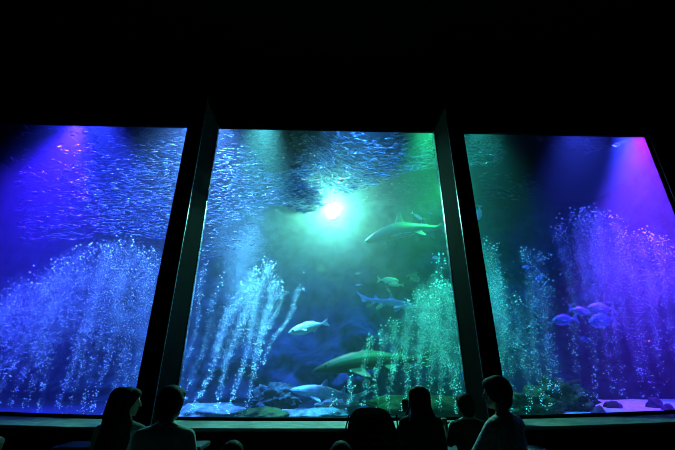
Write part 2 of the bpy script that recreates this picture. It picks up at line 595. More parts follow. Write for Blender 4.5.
def fish(nose, tail, Yn, Yt, hr, wr, m, label, group=None, tailk=.62, tall=0., bend=0., name='fish', roll=0.):
    N, T = at(*nose, Yn), at(*tail, Yt)
    L = float(np.linalg.norm(N-T))
    o = fish_mb(L, hr, wr, True, tall=tall, bend=bend, tailk=tailk).fused(name, max(.006, L*.013), m, smooth=2)
    place_between(o, N, T, roll)
    for s in (-1, 1):
        e = MB().ell((.39*L, s*wr*L*.36, .05*hr*L), (.022*L, .012*L, .022*L), 10, 6).build('eye', M['eye'], o, True)
    tag(o, label, 'fish', group)
    return o


def shark(nose, tail, Yn, Yt, m, label, girth=1., arch=0., bend=0., roll=0., dors=1., fs=1.):
    N, T = at(*nose, Yn), at(*tail, Yt)
    L = float(np.linalg.norm(N-T))
    prof = [(0, .006, .012, 0), (.02, .018, .03, 0), (.06, .033, .052, 0), (.12, .05, .066, 0), (.2, .066, .074, 0), (.3, .078, .078, 0),
            (.4, .078, .072, 0), (.5, .068, .058, 0), (.6, .05, .042, 0), (.7, .033, .028, 0), (.78, .022, .019, .004), (.86, .016, .012, .02), (.93, .010, .006, .05)]

    def off(t):
        return bend*(t-.35)**2*L, arch*math.sin(PI*min(1, t/.8))*L
    mb = MB()
    n = 16
    rings = []
    for t, h, w, dz in prof:
        yo, zo = off(t)
        rings.append([((.5-t)*L, yo+math.cos(2*PI*k/n)*w*L*girth,
                       zo+dz*L+math.sin(2*PI*k/n)*h*L*girth*(1. if math.sin(2*PI*k/n) > 0 else .85)) for k in range(n)])
    mb.rings(rings)
    th = .016*L

    def pt(t, z, y=0.):
        yo, zo = off(t)
        return ((.5-t)*L, yo+y*L, zo+z*L)
    # dorsal fins
    g_ = girth

    def up(z):
        return .05*g_+(z-.05)*dors
    mb.plate([pt(.35, .05*g_), pt(.43, up(.15)), pt(.465, up(.155)), pt(.458, up(.10)), pt(.49, .045*g_)], th)
    mb.plate([pt(.62, .03*g_), pt(.68, up(.095)), pt(.71, up(.095)), pt(.70, up(.05)), pt(.725, .018*g_)], th)
    # anal and pelvic
    mb.plate([pt(.655, -.015), pt(.72, -.03-.06*fs), pt(.74, -.03-.055*fs), pt(.74, -.012)], th)
    for s in (-1, 1):
        mb.plate([pt(.51, -.04*g_, .03*s), pt(.58, -.04-.05*fs, .07*s*fs), pt(.61, -.04-.045*fs, .06*s*fs), pt(.61, -.025*g_, .025*s)], th)
        mb.plate([pt(.24, -.045*g_, .05*s), pt(.31, -.05-.035*fs, .16*s*fs), pt(.36, -.05-.05*fs, .19*s*fs), pt(.375, -.05-.035*fs, .14*s*fs), pt(.35, -.045*g_, .05*s)], th)
    # caudal fin: long upper lobe, short lower
    mb.plate([pt(.8, .022), pt(.9, .03+.03*fs), pt(1., .03+.08*fs), pt(.995, .03+.05*fs), pt(.93, .025), pt(.905, -.005), pt(.885, -.06*fs), pt(.85, -.05*fs), pt(.80, -.012)], th)
    o = mb.fused('shark', L*.0065, m, smooth=3)
    place_between(o, N, T, roll)
    for s in (-1, 1):
        yo, zo = off(.09)
        MB().ell(((.5-.09)*L, yo+s*.052*L*girth, zo+.018*L), (.008*L, .006*L, .008*L), 10, 6).build('eye', M['eye'], o, True)
    tag(o, label, 'shark')
    return o


shark((365, 242), (453, 226), 10.3, 10.8, M['sharkgrey'], 'green lit shark swimming left beside the bright lamp', girth=1.1, arch=.05, bend=.1, dors=1.35, fs=1.5)
shark((312, 372), (440, 357), 9.5, 10.2, M['sharkbrown'], 'large green shark gliding left behind the bubbles', girth=.95, arch=.03, bend=.1, fs=1.1)
shark((290, 390), (367, 399), 9.6, 10.0, M['sharkblue'], 'small blue shark low under the large green shark', girth=1.1, arch=.01)
shark((418, 307), (356, 298), 11.6, 12.0, M['sharkblue'], 'slim violet blue shark swimming right with its pectoral fin lowered', girth=.9, arch=.0, bend=-.1)
fish((288, 333), (329, 322), 9.0, 9.2, .27, .2, M['fishpale'], tailk=.4, label='pale blue fish beside the left bubble column top')
fish((399, 281), (377, 279.5), 11.2, 11.2, .3, .15, M['fishpale'], 'pale silver fish with yellowish tail above the violet shark')
fish((388, 284.5), (404, 285), 11.0, 11.1, .26, .15, M['fishgreen'], 'dull green fish just under the silver yellow-tailed fish')
fish((420, 281), (407, 274), 11.0, 11.0, .5, .16, M['fishgreen'], 'green fish with a tall raised fin near the bubbles', tall=.22)
fish((390.5, 293), (386, 286), 11.2, 11.2, .34, .15, M['fishgreen'], 'small green fish tilted head down above the violet shark')
fish((366, 306.5), (373, 304.5), 11.6, 11.7, .4, .16, M['fishgreen'], 'small dim fish under the violet shark tail')
fish((376, 309), (384, 304.5), 11.4, 11.5, .4, .16, M['fishgreen'], 'small dim green fish under the violet shark belly')
fish((355, 274), (362, 272.5), 12.0, 12.0, .4, .16, M['fishgreen'], 'small olive fish alone left of the silver fish')
fish((355, 285), (362, 284.5), 12.0, 12.0, .3, .16, M['fishpale'], 'tiny pale fish alone under the small olive fish')
fish((424, 221), (411, 212), 11.6, 11.8, .2, .13, M['fishpale'], 'slender pale fish above the back of the green lit shark')
fish((433, 215), (427, 212.5), 11.6, 11.7, .4, .16, M['fishblue'], 'tiny bright blue fish above the tail of the green lit shark')
fish((432, 258), (440, 257), 10.6, 10.6, .45, .18, M['fishpale'], 'small pale round fish below the tail of the green lit shark')
fish((552, 321), (578, 318.5), 9.2, 9.4, .32, .17, M['fishblue'], 'leftmost blue fish of the group behind the right window bubbles', 'blue fish group in the right window')
fish((591, 313), (568.5, 308.5), 9.7, 9.7, .36, .17, M['fishblue'], 'blue fish swimming right into the two others of its group', 'blue fish group in the right window')
fish((587, 308.5), (615.5, 309), 9.4, 9.6, .33, .17, M['fishblue'], 'uppermost blue fish swimming left in the right window group', 'blue fish group in the right window')
fish((589, 323), (616, 318), 9.1, 9.3, .38, .17, M['fishblue'], 'violet backed blue fish lowest right of its group', 'blue fish group in the right window')
fish((580, 340), (590, 338), 9.5, 9.5, .5, .2, M['fishblue'], 'small dim round fish below the blue fish group')
fish((521.5, 267.5), (531.5, 267), 9.4, 9.4, .4, .17, M['fishblue'], 'small blue oval fish over the middle bubble column')
fish((536, 281), (544, 275), 9.6, 9.6, .4, .17, M['fishblue'], 'small blue fish among bubbles right of the blue oval fish')
fish((478.5, 220), (479.5, 205), 10.0, 10.0, .34, .2, M['fishpale'], 'bright pale fish upright against the right pillar edge')

# sardines ----------------------------------------------------------
def sardine_template():
    mb = MB()
    n = 6
    L = 1.
    rings = []
    for t, h in ((0, .1), (.1, .6), (.3, 1.), (.55, .85), (.75, .4), (.84, .16)):
        rings.append([((.5-t), math.cos(2*PI*k/n)*h*.055, math.sin(2*PI*k/n)*h*.10) for k in range(n)])
    mb.rings(rings)
    mb.plate([(-.33, 0, .02), (-.5, 0, .10), (-.44, 0, 0), (-.5, 0, -.10), (-.33, 0, -.02)], .012)
    mb.plate([(.08, 0, .09), (0, 0, .15), (-.08, 0, .08)], .012)
    mb.plate([(-.12, 0, -.07), (-.18, 0, -.12), (-.22, 0, -.05)], .012)
    return np.array(mb.v, float), mb.f


SV, SF = sardine_template()
SARD = []     # (school, position, rotation, length)


def in_poly(x, y, poly):
    c = False
    j = len(poly)-1
    for i in range(len(poly)):
        xi, yi = poly[i]
        xj, yj = poly[j]
        if (yi > y) != (yj > y) and x < (xj-xi)*(y-yi)/(yj-yi)+xi:
            c = not c
        j = i
    return c


def school(key, poly, count, Y0, Y1, heading, tilt, L0=.17, L1=.25, hs=.3, ts=.15, flip=0., fall=None):
    xs = [p[0] for p in poly]
    ys = [p[1] for p in poly]
    k = 0
    while k < count:
        px, py = random.uniform(min(xs), max(xs)), random.uniform(min(ys), max(ys))
        if not in_poly(px, py, poly):
            continue
        if fall and random.random() > fall(px, py):
            continue
        Y = Y0+(Y1-Y0)*random.random()**.9
        P = at(px, py, Y)
        if P[2] > TZ1-.2:
            continue
        h = heading(px, py)+random.gauss(0, hs)+(PI if random.random() < flip else 0)
        t = tilt(px, py)+random.gauss(0, ts)
        R = Matrix.Rotation(h, 3, 'Z')@Matrix.Rotation(-t, 3, 'Y')@Matrix.Rotation(random.gauss(0, .25), 3, 'X')
        SARD.append((key, Vector(P), R, random.uniform(L0, L1)))
        k += 1


# left window, dense by the pillar, loose to the left
school('left', [(85, 126), (190, 128), (165, 240), (95, 232), (70, 190)], 2600, 8.5, 10.8, lambda x, y: PI, lambda x, y: -.12, L0=.13, L1=.2, fall=lambda x, y: .35+.65*min(1, max(0, (x-80)/80)))
school('left', [(15, 170), (100, 160), (120, 235), (20, 245)], 520, 8.4, 10.4, lambda x, y: PI, lambda x, y: -.1, L0=.14, L1=.21)
school('stray', [(15, 126), (95, 126), (95, 190), (10, 175)], 110, 8.2, 9.8, lambda x, y: random.uniform(0, 2*PI), lambda x, y: random.uniform(-.7, .7), L0=.14, L1=.22)
# middle window, a swirl hanging from the top towards the lamp
school('middle', [(212, 128), (300, 130), (330, 165), (322, 208), (308, 212), (275, 205), (235, 222), (205, 225)], 2100, 8.7, 11.0, lambda x, y: PI+.2,
       lambda x, y: -.15-.35*max(0, (x-250)/80), L0=.13, L1=.2)
school('dark', [(262, 175), (318, 165), (322, 206), (308, 213), (270, 200)], 320, 9.0, 10.8, lambda x, y: PI+.4, lambda x, y: -.3, L0=.26, L1=.38)
school('middle', [(205, 215), (265, 205), (255, 245), (200, 262)], 170, 8.6, 10.4, lambda x, y: PI, lambda x, y: -.2, L0=.13, L1=.19)
school('lamp', [(300, 130), (440, 131), (443, 165), (400, 175), (345, 196), (330, 190), (318, 170)], 900, 8.6, 11.5, lambda x, y: PI-.3,
       lambda x, y: .75*max(0, 1-(x-320)/90) - .1, L0=.18, L1=.27)
school('lamp', [(345, 190), (445, 170), (447, 192), (360, 205)], 90, 10.5, 12.5, lambda x, y: 0, lambda x, y: .1, L0=.12, L1=.18)
# right window
school('green', [(462, 134), (500, 134), (506, 155), (494, 168), (468, 166)], 240, 8.2, 9.8, lambda x, y: random.choice((.5, PI, -.4)), lambda x, y: random.uniform(-.5, .5), L0=.15, L1=.24)
school('violet', [(535, 136), (632, 137), (618, 150), (585, 156), (555, 148)], 130, 8.4, 10.0, lambda x, y: PI, lambda x, y: .1, L0=.16, L1=.24)
school('violet', [(480, 172), (545, 172), (535, 200), (478, 202)], 150, 11.5, 13, lambda x, y: PI, lambda x, y: .1, L0=.18, L1=.26)

LBL = {
    'left': 'slim silvery sardine in the blue lit school at the top of the left window',
    'stray': 'stray sardine at odd angles in the violet top left corner of the left window',
    'middle': 'blue lit sardine in the school at the upper left of the middle window',
    'dark': 'dark sardine in the tight cluster just left of the bright lamp',
    'lamp': 'dark sardine in the school above and right of the bright lamp',
    'green': 'green lit sardine in the cluster at the top left of the right window',
    'violet': 'violet lit sardine at the top of the right window',
}
GRP = {k: 'sardines, '+t for k, t in dict(left='left window school', stray='left window strays', middle='middle window blue school',
                                          dark='dark cluster by the lamp', lamp='school over the lamp', green='right window green cluster',
                                          violet='right window violet school').items()}


def shown(s):
    x, y, z = proj(s[1])
    return s[3]/z*(abs((s[2]@Vector((1, 0, 0))).x)*.8+.3)


SARD.sort(key=shown, reverse=True)
sm = bpy.data.meshes.new('sardine')
sm.from_pydata([tuple(p) for p in SV], [], SF)
sm.materials.append(M['sardine'])
sm.polygons.foreach_set('use_smooth', [True]*len(sm.polygons))
sm.update()
src = bpy.data.objects.new('sardine', sm)
for i, (k, P, R, L) in enumerate(SARD[:300]):
    o = src if i == 0 else src.copy()
    COL.objects.link(o)
    o.matrix_world = Matrix.Translation(P)@R.to_4x4()@Matrix.Scale(L, 4)
    tag(o, LBL[k], 'sardine', GRP[k])
allv, allf = [], []
base = 0
for k, P, R, L in SARD[300:]:
    allv.append((SV*L)@np.array(R).T+np.array(P))
    allf += [tuple(q+base for q in ff_) for ff_ in SF]
    base += len(SV)
me = bpy.data.meshes.new('sardine_school')
me.from_pydata(np.concatenate(allv).tolist(), [], allf)
o = link('sardine_school', me, M['sardine'], None, True)
tag(o, 'mass of small sardines massed along the tops of all three windows', 'fish school', kind='stuff')

# ------------------------------------------------------------------ bubbles
ic = bmesh.new()
bmesh.ops.create_icosphere(ic, subdivisions=1, radius=1)
ICV = np.array([q.co[:] for q in ic.verts])
ic.verts.index_update()
ICF = np.array([[q.index for q in ff_.verts] for ff_ in ic.faces])
ic.free()


OCV = np.array([(1, 0, 0), (-1, 0, 0), (0, 1, 0), (0, -1, 0), (0, 0, 1), (0, 0, -1)], float)
OCF = np.array([(0, 2, 4), (2, 1, 4), (1, 3, 4), (3, 0, 4), (2, 0, 5), (1, 2, 5), (3, 1, 5), (0, 3, 5)])


def bubbles(name, P, R, label):
    VV, FF, base = [], [], 0
    for sel, TV, TF in ((R >= .0062, ICV, ICF), (R < .0062, OCV, OCF)):
        p, r = P[sel], R[sel]
        N = len(p)
        sq = np.stack([np.ones(N), np.ones(N), rng.uniform(.7, 1., N)], 1)
        V = (p[:, None, :]+TV[None]*(r[:, None]*sq)[:, None, :]).reshape(-1, 3)
        FF.append((TF[None]+(base+np.arange(N)*len(TV))[:, None, None]).reshape(-1))
        VV.append(V)
        base += len(V)
    V, F = np.concatenate(VV), np.concatenate(FF)
    nf = len(F)//3
    me = bpy.data.meshes.new(name)
    me.vertices.add(len(V))
    me.vertices.foreach_set('co', V.ravel())
    me.loops.add(nf*3)
    me.loops.foreach_set('vertex_index', F.astype(np.int32))
    me.polygons.add(nf)
    me.polygons.foreach_set('loop_start', np.arange(0, nf*3, 3, dtype=np.int32))
    me.polygons.foreach_set('loop_total', np.full(nf, 3, np.int32))
    me.update(calc_edges=True)
    o = link(name, me, M['bubble'], None, True)
    tag(o, label, 'bubbles', kind='stuff')
    return o


def column(bot, top, Y, n, s0, s1, r0, r1, power=1., clump=.5, ydrift=.3, cap=6):
    A, B = at(*bot, Y), at(*top, Y+ydrift)
    n = int(n*.8)
    t = rng.random(n)**power
    # clumps along the path
    nc = max(6, int(n/22))
    cc = rng.random(nc)
    pick = rng.random(n) < clump
    t = np.where(pick, np.clip(cc[rng.integers(0, nc, n)]+rng.normal(0, .012, n), 0, 1), t)
    wob = np.stack([np.sin(t*9+A[0]*7)*.05, np.cos(t*7+A[0]*3)*.05, np.zeros(n)], 1)
    sp = s0+(s1-s0)*np.clip((t-.12)/.75, 0, 1)**1.2
    P = A+(B-A)*t[:, None]+wob+rng.normal(0, 1, (n, 3))*np.stack([sp, sp, sp*.4], 1)
    R = r0+(r1-r0)*rng.random(n)**2.2
    # fine fizz, drawn out into a few thin streams that merge higher up
    ns = n*9
    st = rng.integers(0, 5, ns)
    so = rng.normal(0, .55, (5, 3))
    tm = (.08+.92*rng.random(ns))**.75
    sm_ = s0+(s1-s0)*np.clip((tm-.1)/.8, 0, 1)
    wm = np.stack([np.sin(tm*9+A[0]*7)*.05, np.cos(tm*7+A[0]*3)*.05, np.zeros(ns)], 1)
    puff_ = .35+.65*(np.sin(tm*21+st*1.7+A[0]*5)*.5+.5)
    keep = rng.random(ns) < puff_*np.clip(tm*2.2, .12, 1)
    Pm = A+(B-A)*tm[:, None]+wm+so[st]*sm_[:, None]+rng.normal(0, 1, (ns, 3))*np.stack([sm_*.5, sm_*.5, sm_*.4+.02], 1)
    Pm = Pm[keep]
    P = np.concatenate([P, Pm])
    R = np.concatenate([R, .0030+.0030*rng.random(len(Pm))**2])
    # larger wobbling bubbles at the head
    Pc = B+rng.normal(0, 1, (cap, 3))*np.array([s1*.9, s1*.6, .1])
    Rc = rng.uniform(r1*1.0, r1*1.7, cap)
    P = np.concatenate([P, Pc])
    R = np.concatenate([R, Rc])
    k = (P[:, 1]-R > GY+.15) & (P[:, 2] > SZ)
    return P[k], R[k]


def cloud(c, Y, n, sx, sz, sy, r0, r1):
    n = int(n*5)
    r0, r1 = .003, .006
    sx, sz = sx*.8, sz*.8
    P = at(*c, Y)+rng.normal(0, 1, (n, 3))*np.array([sx, sy, sz])
    k = (P[:, 1] > GY+.2) & (P[:, 2] > SZ)
    R = r0+(r1-r0)*rng.random(n)**3
    return P[k], R[k]


def curtain(name, parts, label):
    P = np.concatenate([p for p, r in parts])
    R = np.concatenate([r for p, r in parts])
    return bubbles(name, P, R, label)


cols = []
for bx, tx, ty, nn in ((-85, 0, 305, 420), (-62, 18, 290, 460), (-42, 32, 282, 480), (-25, 45, 274, 500), (-10, 58, 266, 520), (8, 66, 262, 560), (20, 76, 255, 560), (34, 88, 250, 560), (57, 104, 246, 600), (68, 112, 245, 600),
                       (80, 124, 240, 620), (93, 132, 246, 600), (107, 142, 254, 600), (120, 150, 250, 560), (132, 156, 262, 500), (145, 158, 300, 250)):
    cols.append(column((bx, 413.5), (tx, ty), 8.35+random.uniform(-.1, .3), nn, .035, .20, .005, .017, .85, .45))
for c in ((25, 325), (60, 300), (95, 280), (125, 285), (105, 310), (140, 265), (80, 325), (135, 310)):
    cols.append(cloud(c, 9.2, 450, .5, .55, .3, .004, .010))
curtain('bubble_curtain', cols, 'wide blue bubble curtain rising across the left window')

cols = []
for b, t, nn, s1 in (((192, 413), (243, 285), 700, .12), ((213, 413), (256, 270), 800, .12), ((230, 413), (266, 262), 800, .12), ((243, 413), (276, 280), 600, .10), ((252, 370), (283, 290), 300, .07),
                     ((262, 365), (302, 288), 260, .05), ((262, 350), (272, 270), 250, .09), ((178, 405), (206, 265), 160, .05), ((187, 400), (222, 282), 140, .06)):
    cols.append(column(b, t, 8.5+random.uniform(0, .3), nn, .035, s1, .005, .017, .85, .5))
for c, nn in (((240, 280), 1000), ((252, 240), 1500), ((250, 305), 800), ((225, 240), 700), ((240, 258), 1300), ((258, 325), 400), ((230, 330), 300)):
    cols.append(cloud(c, 9.3, nn, .28, .5, .3, .004, .010))
curtain('bubble_curtain', cols, 'teal white bubble plume leaning up at the left of the middle window')

cols = []
for b, t, nn, s1 in (((333, 413), (333, 397), 30, .05), ((348, 413), (352, 377), 90, .05), ((361, 413), (369, 337), 170, .05), ((374, 413), (382, 330), 240, .06), ((389, 413), (396, 322), 330, .08),
                     ((404, 413), (409, 303), 480, .12), ((420, 413), (420, 292), 640, .14), ((431, 413), (430, 285), 640, .14), ((441, 413), (439, 282), 640, .14), ((453, 413), (446, 283), 600, .12),
                     ((463, 412), (451, 290), 360, .1), ((438, 330), (437, 259), 60, .08), ((425, 330), (444, 262), 60, .09)):
    cols.append(column(b, t, 8.4+random.uniform(0, .3), nn, .035, s1, .005, .017, .85, .45))
for c, nn in (((434, 308), 600), ((440, 335), 450), ((420, 330), 300), ((450, 365), 300), ((410, 350), 150)):
    cols.append(cloud(c, 9.1, nn, .3, .42, .3, .004, .010))
curtain('bubble_curtain', cols, 'green bubble curtain behind the woman holding up a phone')

cols = []
for b, t, nn, s1 in (((502, 413), (487, 243), 560, .13), ((508, 413), (496, 248), 560, .13), ((515, 413), (499, 280), 300, .13), ((530, 413), (517, 300), 300, .12), ((541, 413), (527, 250), 430, .12), ((552, 413), (540, 256), 460, .12), ((560, 413), (545, 285), 260, .12)):
    cols.append(column(b, t, 8.5+random.uniform(0, .3), nn, .04, s1, .005, .017, .75, .35, cap=9))
for c, nn in (((494, 290), 600), ((500, 320), 500), ((535, 300), 350), ((530, 345), 350)):
    cols.append(cloud(c, 9.1, nn, .22, .5, .3, .004, .010))
curtain('bubble_curtain', cols, 'teal bubble columns standing right of the right pillar')

cols = []
for b, t, nn, s1 in (((585, 405), (560, 225), 460, .12), ((598, 400), (574, 214), 620, .13), ((612, 398), (586, 208), 700, .14), ((624, 398), (597, 214), 700, .14), ((640, 396), (611, 216), 640, .14), ((655, 396), (622, 232), 560, .14),
                     ((668, 394), (640, 232), 560, .14), ((684, 394), (652, 234), 480, .13), ((700, 394), (662, 240), 440, .13), ((720, 392), (676, 250), 440, .13)):
    cols.append(column(b, t, 8.5+random.uniform(0, .35), nn, .05, s1, .005, .017, .6, .35, cap=10))
for c, nn in (((585, 255), 900), ((605, 265), 900), ((625, 280), 800), ((655, 285), 700), ((595, 300), 500), ((645, 320), 500)):
    cols.append(cloud(c, 9.1, nn, .3, .5, .3, .004, .010))
curtain('bubble_curtain', cols, 'blue violet bubble curtain filling the right side of the right window')

# ------------------------------------------------------------------ lamps in the tank
LP = at(332, 212, 12.6)
lt = empty('underwater_lamp', LP)
tag(lt, 'blazing white green lamp in the water of the middle window', 'lamp')
MB().ell((0, 0, 0), (.21, .07, .27), 24, 14).build('lamp_lens', M['lens'], lt, True)
MB().tube([(0, .12, 0), (0, .42, 0)], [.2, .12], 20).build('lamp_housing', M['lampbody'], lt, True)
MB().tube([(0, .3, 0), (0, .3, 4.6)], .02, 10).build('lamp_stem', M['lampbody'], lt, True)


def light(name, kind, loc, col, power, target=None, size=.2, angle=60, blend=.6):
    d = bpy.data.lights.new(name, kind)
    d.color = col
    d.energy = power
    d.shadow_soft_size = size
    o = bpy.data.objects.new(name, d)
    COL.objects.link(o)
    o.location = loc
    if kind == 'SPOT':
        d.spot_size = math.radians(angle)
        d.spot_blend = blend
        v_ = Vector(target)-Vector(loc)
        o.rotation_euler = v_.to_track_quat('-Z', 'Y').to_euler()
    return o


light('lamp_glow', 'SPOT', (LP[0], LP[1]-.25, LP[2]), (.20, .95, .58), 3600, (0, 7.2, 4.8), .15, 132, 1.)
light('blue_white_spot', 'SPOT', (-3.2, 7.55, 8.5), (.12, .32, 1.), 12000, (-4.0, 9.8, 4.0), .25, 98, .8)
light('violet_spot', 'SPOT', at(80, 122, 9.4), (.045, .010, 1.), 30000, at(20, 290, 9.0), .2, 58, .9)
light('left_blue_spot', 'SPOT', (-6.4, 7.6, 8.4), (.03, .045, 1.), 11000, (-6.2, 8.7, .5), .25, 84, .8)
light('teal_spot', 'SPOT', (-1.7, 7.55, 8.45), (.14, .8, .85), 15000, (-1.8, 8.5, .5), .25, 38, .9)
light('green_spot', 'SPOT', (2.75, 7.5, 8.45), (.03, 1., .36), 11000, (2.6, 8.6, .5), .25, 50, .9)
light('shark_green_spot', 'SPOT', at(459, 165, 10.8), (.03, 1., .2), 3600, at(412, 232, 10.5), .15, 32, .8)
light('right_green_spot', 'SPOT', (4.0, 7.5, 8.4), (.04, .75, .58), 4200, (4.0, 8.7, .5), .3, 54, .9)
light('right_blue_spot', 'SPOT', (6.9, 7.55, 8.4), (.05, .07, 1.), 5200, (6.7, 8.6, .5), .3, 66, .9)
light('magenta_spot', 'SPOT', at(640, 124, 9.0), (.34, .015, 1.), 19000, at(645, 220, 9.), .25, 46, 1.)
light('centre_blue_spot', 'SPOT', (.8, 7.7, 8.5), (.04, .26, 1.), 2000, (1.1, 10.6, 4.6), .25, 118, .9)
light('sand_violet_spot', 'SPOT', (9.0, 8.6, 8.2), (.035, .045, 1.), 26000, (8.2, 9.4, .5), .25, 46, .6)
light('reef_blue_spot', 'SPOT', (0.2, 12.3, 8.3), (.015, .06, 1.), 3600, (.2, 13.6, .5), .25, 70, .8)
# small red indicator on the reef
RP = at(649, 341, 12.5)
o = MB().ell((0, 0, 0), (.022, .022, .022), 12, 8).build('indicator_lamp', M['red'], None, True)
o.location = RP
tag(o, 'tiny red indicator light glowing in the right window', 'indicator light')


# ------------------------------------------------------------------ people
def hand(mb, wrist, dirv, palm_n, side, curl=.5, k=1.):
    """palm, four unequal fingers and a thumb leaving the side of the palm"""
    w = Vector(wrist)
    d = Vector(dirv).normalized()
    nrm = Vector(palm_n)
    nrm = (nrm-d*nrm.dot(d)).normalized()
    s = d.cross(nrm)*side
    mid = w+d*.05*k
    for q in (-.026, -.009, .009, .026):
        mb.tube([w+s*q*.6*k, w+d*.085*k+s*q*k], [.012*k, .0115*k], 8)
    for q, ln in ((-.029, .058), (-.01, .072), (.01, .078), (.029, .068)):
        p0 = w+d*.085*k+s*q*k
        a, pts = 0., [p0]
        for part in (.45, .32, .23):
            a += curl*.8
            p0 = p0+(d*math.cos(a)+nrm*math.sin(a))*ln*part*k
            pts.append(p0)
        mb.tube(pts, [.0095*k, .009*k, .0085*k, .0075*k], 8)
    t0 = w+d*.03*k+s*.028*k
    t1 = t0+(s*.8+d*.6+nrm*.3).normalized()*.035*k
    t2 = t1+(s*.25+d*.8+nrm*.5).normalized()*.032*k
    mb.tube([t0, t1, t2], [.0125*k, .011*k, .009*k], 8)


def person(px, py_top, Y, yaw=0., k=1., head_yaw=0., head_pitch=0., hair='short', puff=0., hs=1., spread=1., hairm='hair', top='grey', legs='navy', sleeve=.6,
           arms=None, label='', seat=None, stand=False, lean=0.):
    """a figure sitting (or standing) with the crown of the head on the given sight line"""
    T = at(px, py_top, Y)
    hh = .875*k                      # sitting height
    s = T[2]-hh if seat is None else seat
    hips = s+.09*k
    root = empty('person', (T[0], T[1], 0), yaw)
    tag(root, label, 'person')
    body, shirt, trous = MB(), MB(), MB()
    rz = Matrix.Rotation(head_yaw, 3, 'Z')@Matrix.Rotation(head_pitch, 3, 'X')

    def P(x, y, z):
        return Vector((x*k, y*k + lean*max(0, z)*k*1., s+z*k))
    infl = .016*k

    def torso(mb, e):
        mb.ell(P(0, -.01, .10), (.165*k+e, .125*k+e, .12*k+e))
        mb.tube([P(0, 0, .12), P(0, 0, .27), P(0, -.01, .42), P(0, -.01, .5)], [.115*k+e, .105*k+e, .122*k+e, .10*k+e], 20, flat=1.28, flatdir=(1, 0, 0))
        mb.tube([P(-.135, -.015, .525), P(0, -.01, .545), P(.135, -.015, .525)], [.058*k+e, .068*k+e, .058*k+e], 14)
    torso(body, 0)
    torso(shirt, infl)
    body.tube([P(0, -.02, .53), P(0, 0, .70)], [.058*k, .05*k], 14)
    # trapezius
    for sd in (-1, 1):
        body.tube([P(sd*.03, -.02, .60), P(sd*.13, -.015, .55)], [.04*k, .045*k], 10)
        shirt.tube([P(sd*.055, -.02, .575), P(sd*.135, -.015, .545)], [.045*k, .055*k], 10)
    # head
    kh = k*hs
    hc = P(0, .015, .875)-Vector((0, 0, .118*kh))

    def Hd(x, y, z):
        return hc+rz@Vector((x*kh, y*kh, z*kh))
    body.ell(hc, (.074*kh, .094*kh, .108*kh), 20, 14, rot=rz)
    body.ell(Hd(0, .03, -.055), (.056*kh, .062*kh, .065*kh), 16, 10, rot=rz)
    body.ell(Hd(0, .068, -.10), (.022*kh, .02*kh, .018*kh), 12, 8, rot=rz)             # chin
    body.tube([Hd(0, .090, .012), Hd(0, .108, -.03)], [.008*kh, .013*kh], 10)         # nose
    body.ell(Hd(0, .085, -.066), (.024*kh, .012*kh, .010*kh), 12, 8, rot=rz)           # lips
    body.ell(Hd(0, .078, .03), (.05*kh, .016*kh, .012*kh), 12, 8, rot=rz)              # brow
    for sd in (-1, 1):
        body.ell(Hd(sd*.077, -.005, -.01), (.010*kh, .02*kh, .032*kh), 10, 8, rot=rz)  # ear
        body.ell(Hd(sd*.031, .082, .006), (.013*kh, .011*kh, .010*kh), 10, 8, rot=rz)  # eye
    # arms
    if arms is None:
        arms = {}
    for sd in (-1, 1):
        sh = P(sd*.175, -.015, .52)
        el, wr, pn, cu = arms.get(sd, ((sd*.23, .06, .26), (sd*.11, .30, .20), (0, 0, -1), .35))
        el, wr = P(*el), P(*wr)
        body.tube([sh, (sh+el)/2, el], [.05*k, .045*k, .038*k], 12)
        body.tube([el, el*.6+wr*.4, wr], [.04*k, .037*k, .026*k], 12)
        hand(body, wr, wr-el, pn, sd, cu, k)
        e2 = sh.lerp(el, min(1, sleeve*1.0))
        shirt.tube([sh, sh.lerp(el, .5*min(1, sleeve)), e2], [.05*k+infl, .046*k+infl, .043*k+infl], 12)
        if sleeve > 1:
            w2 = el.lerp(wr, sleeve-1)
            shirt.tube([el, w2], [.043*k+infl, .033*k+infl], 12)
    # legs
    for sd in (-1, 1):
        hp = P(sd*.09, .02, .085)
        if stand:
            kn, an = Vector((sd*.08*k, .03*k, s*.52+.02)), Vector((sd*.08*k, 0, .075))
        else:
            kn = P(sd*.11, .43, .07)
            an = Vector((sd*.11*k, .44*k, .075))
            if s < .3:
                an = Vector((sd*.11*k, .50*k, .075))
        body.tube([hp, (hp+kn)/2, kn], [.078*k, .068*k, .052*k], 14)
        body.tube([kn, kn*.65+an*.35, an], [.052*k, .05*k, .034*k], 12)
        body.tube([an+Vector((0, -.03*k, -.03)), an+Vector((0, .15*k, -.042))], [.035*k, .03*k], 12)
        trous.tube([hp, (hp+kn)/2, kn], [.09*k, .08*k, .063*k], 14)
        trous.tube([kn, an+Vector((0, 0, .03))], [.063*k, .055*k], 12)
        sh_ = MB().tube([an+Vector((0, -.035*k, -.032)), an+Vector((0, .06*k, -.035)), an+Vector((0, .16*k, -.042))], [.043*k, .043*k, .034*k], 14)
        sh_.fused('shoe', .008, M['dark'], root, 2)
    trous.ell(P(0, -.01, .085), (.178*k, .138*k, .10*k))
    bo = body.fused('body', .0075*max(k, .7), M['skin'], root, 4)
    bo.data.materials.append(M['eye'])
    bo.data.materials.append(M['lip'])
    e1, e2, lp = Hd(.031, .092, .006), Hd(-.031, .092, .006), Hd(0, .094, -.066)
    for p in bo.data.polygons:
        c = p.center
        if (c-e1).length < .011*k or (c-e2).length < .011*k:
            p.material_index = 1
        elif (c-lp).length < .016*k:
            p.material_index = 2
    shirt.fused('shirt', .011, M[top], root, 4)
    trous.fused('trousers', .012, M[legs], root, 3)
    # hair
    hm = MB()
    kp = kh*(1.07+puff)
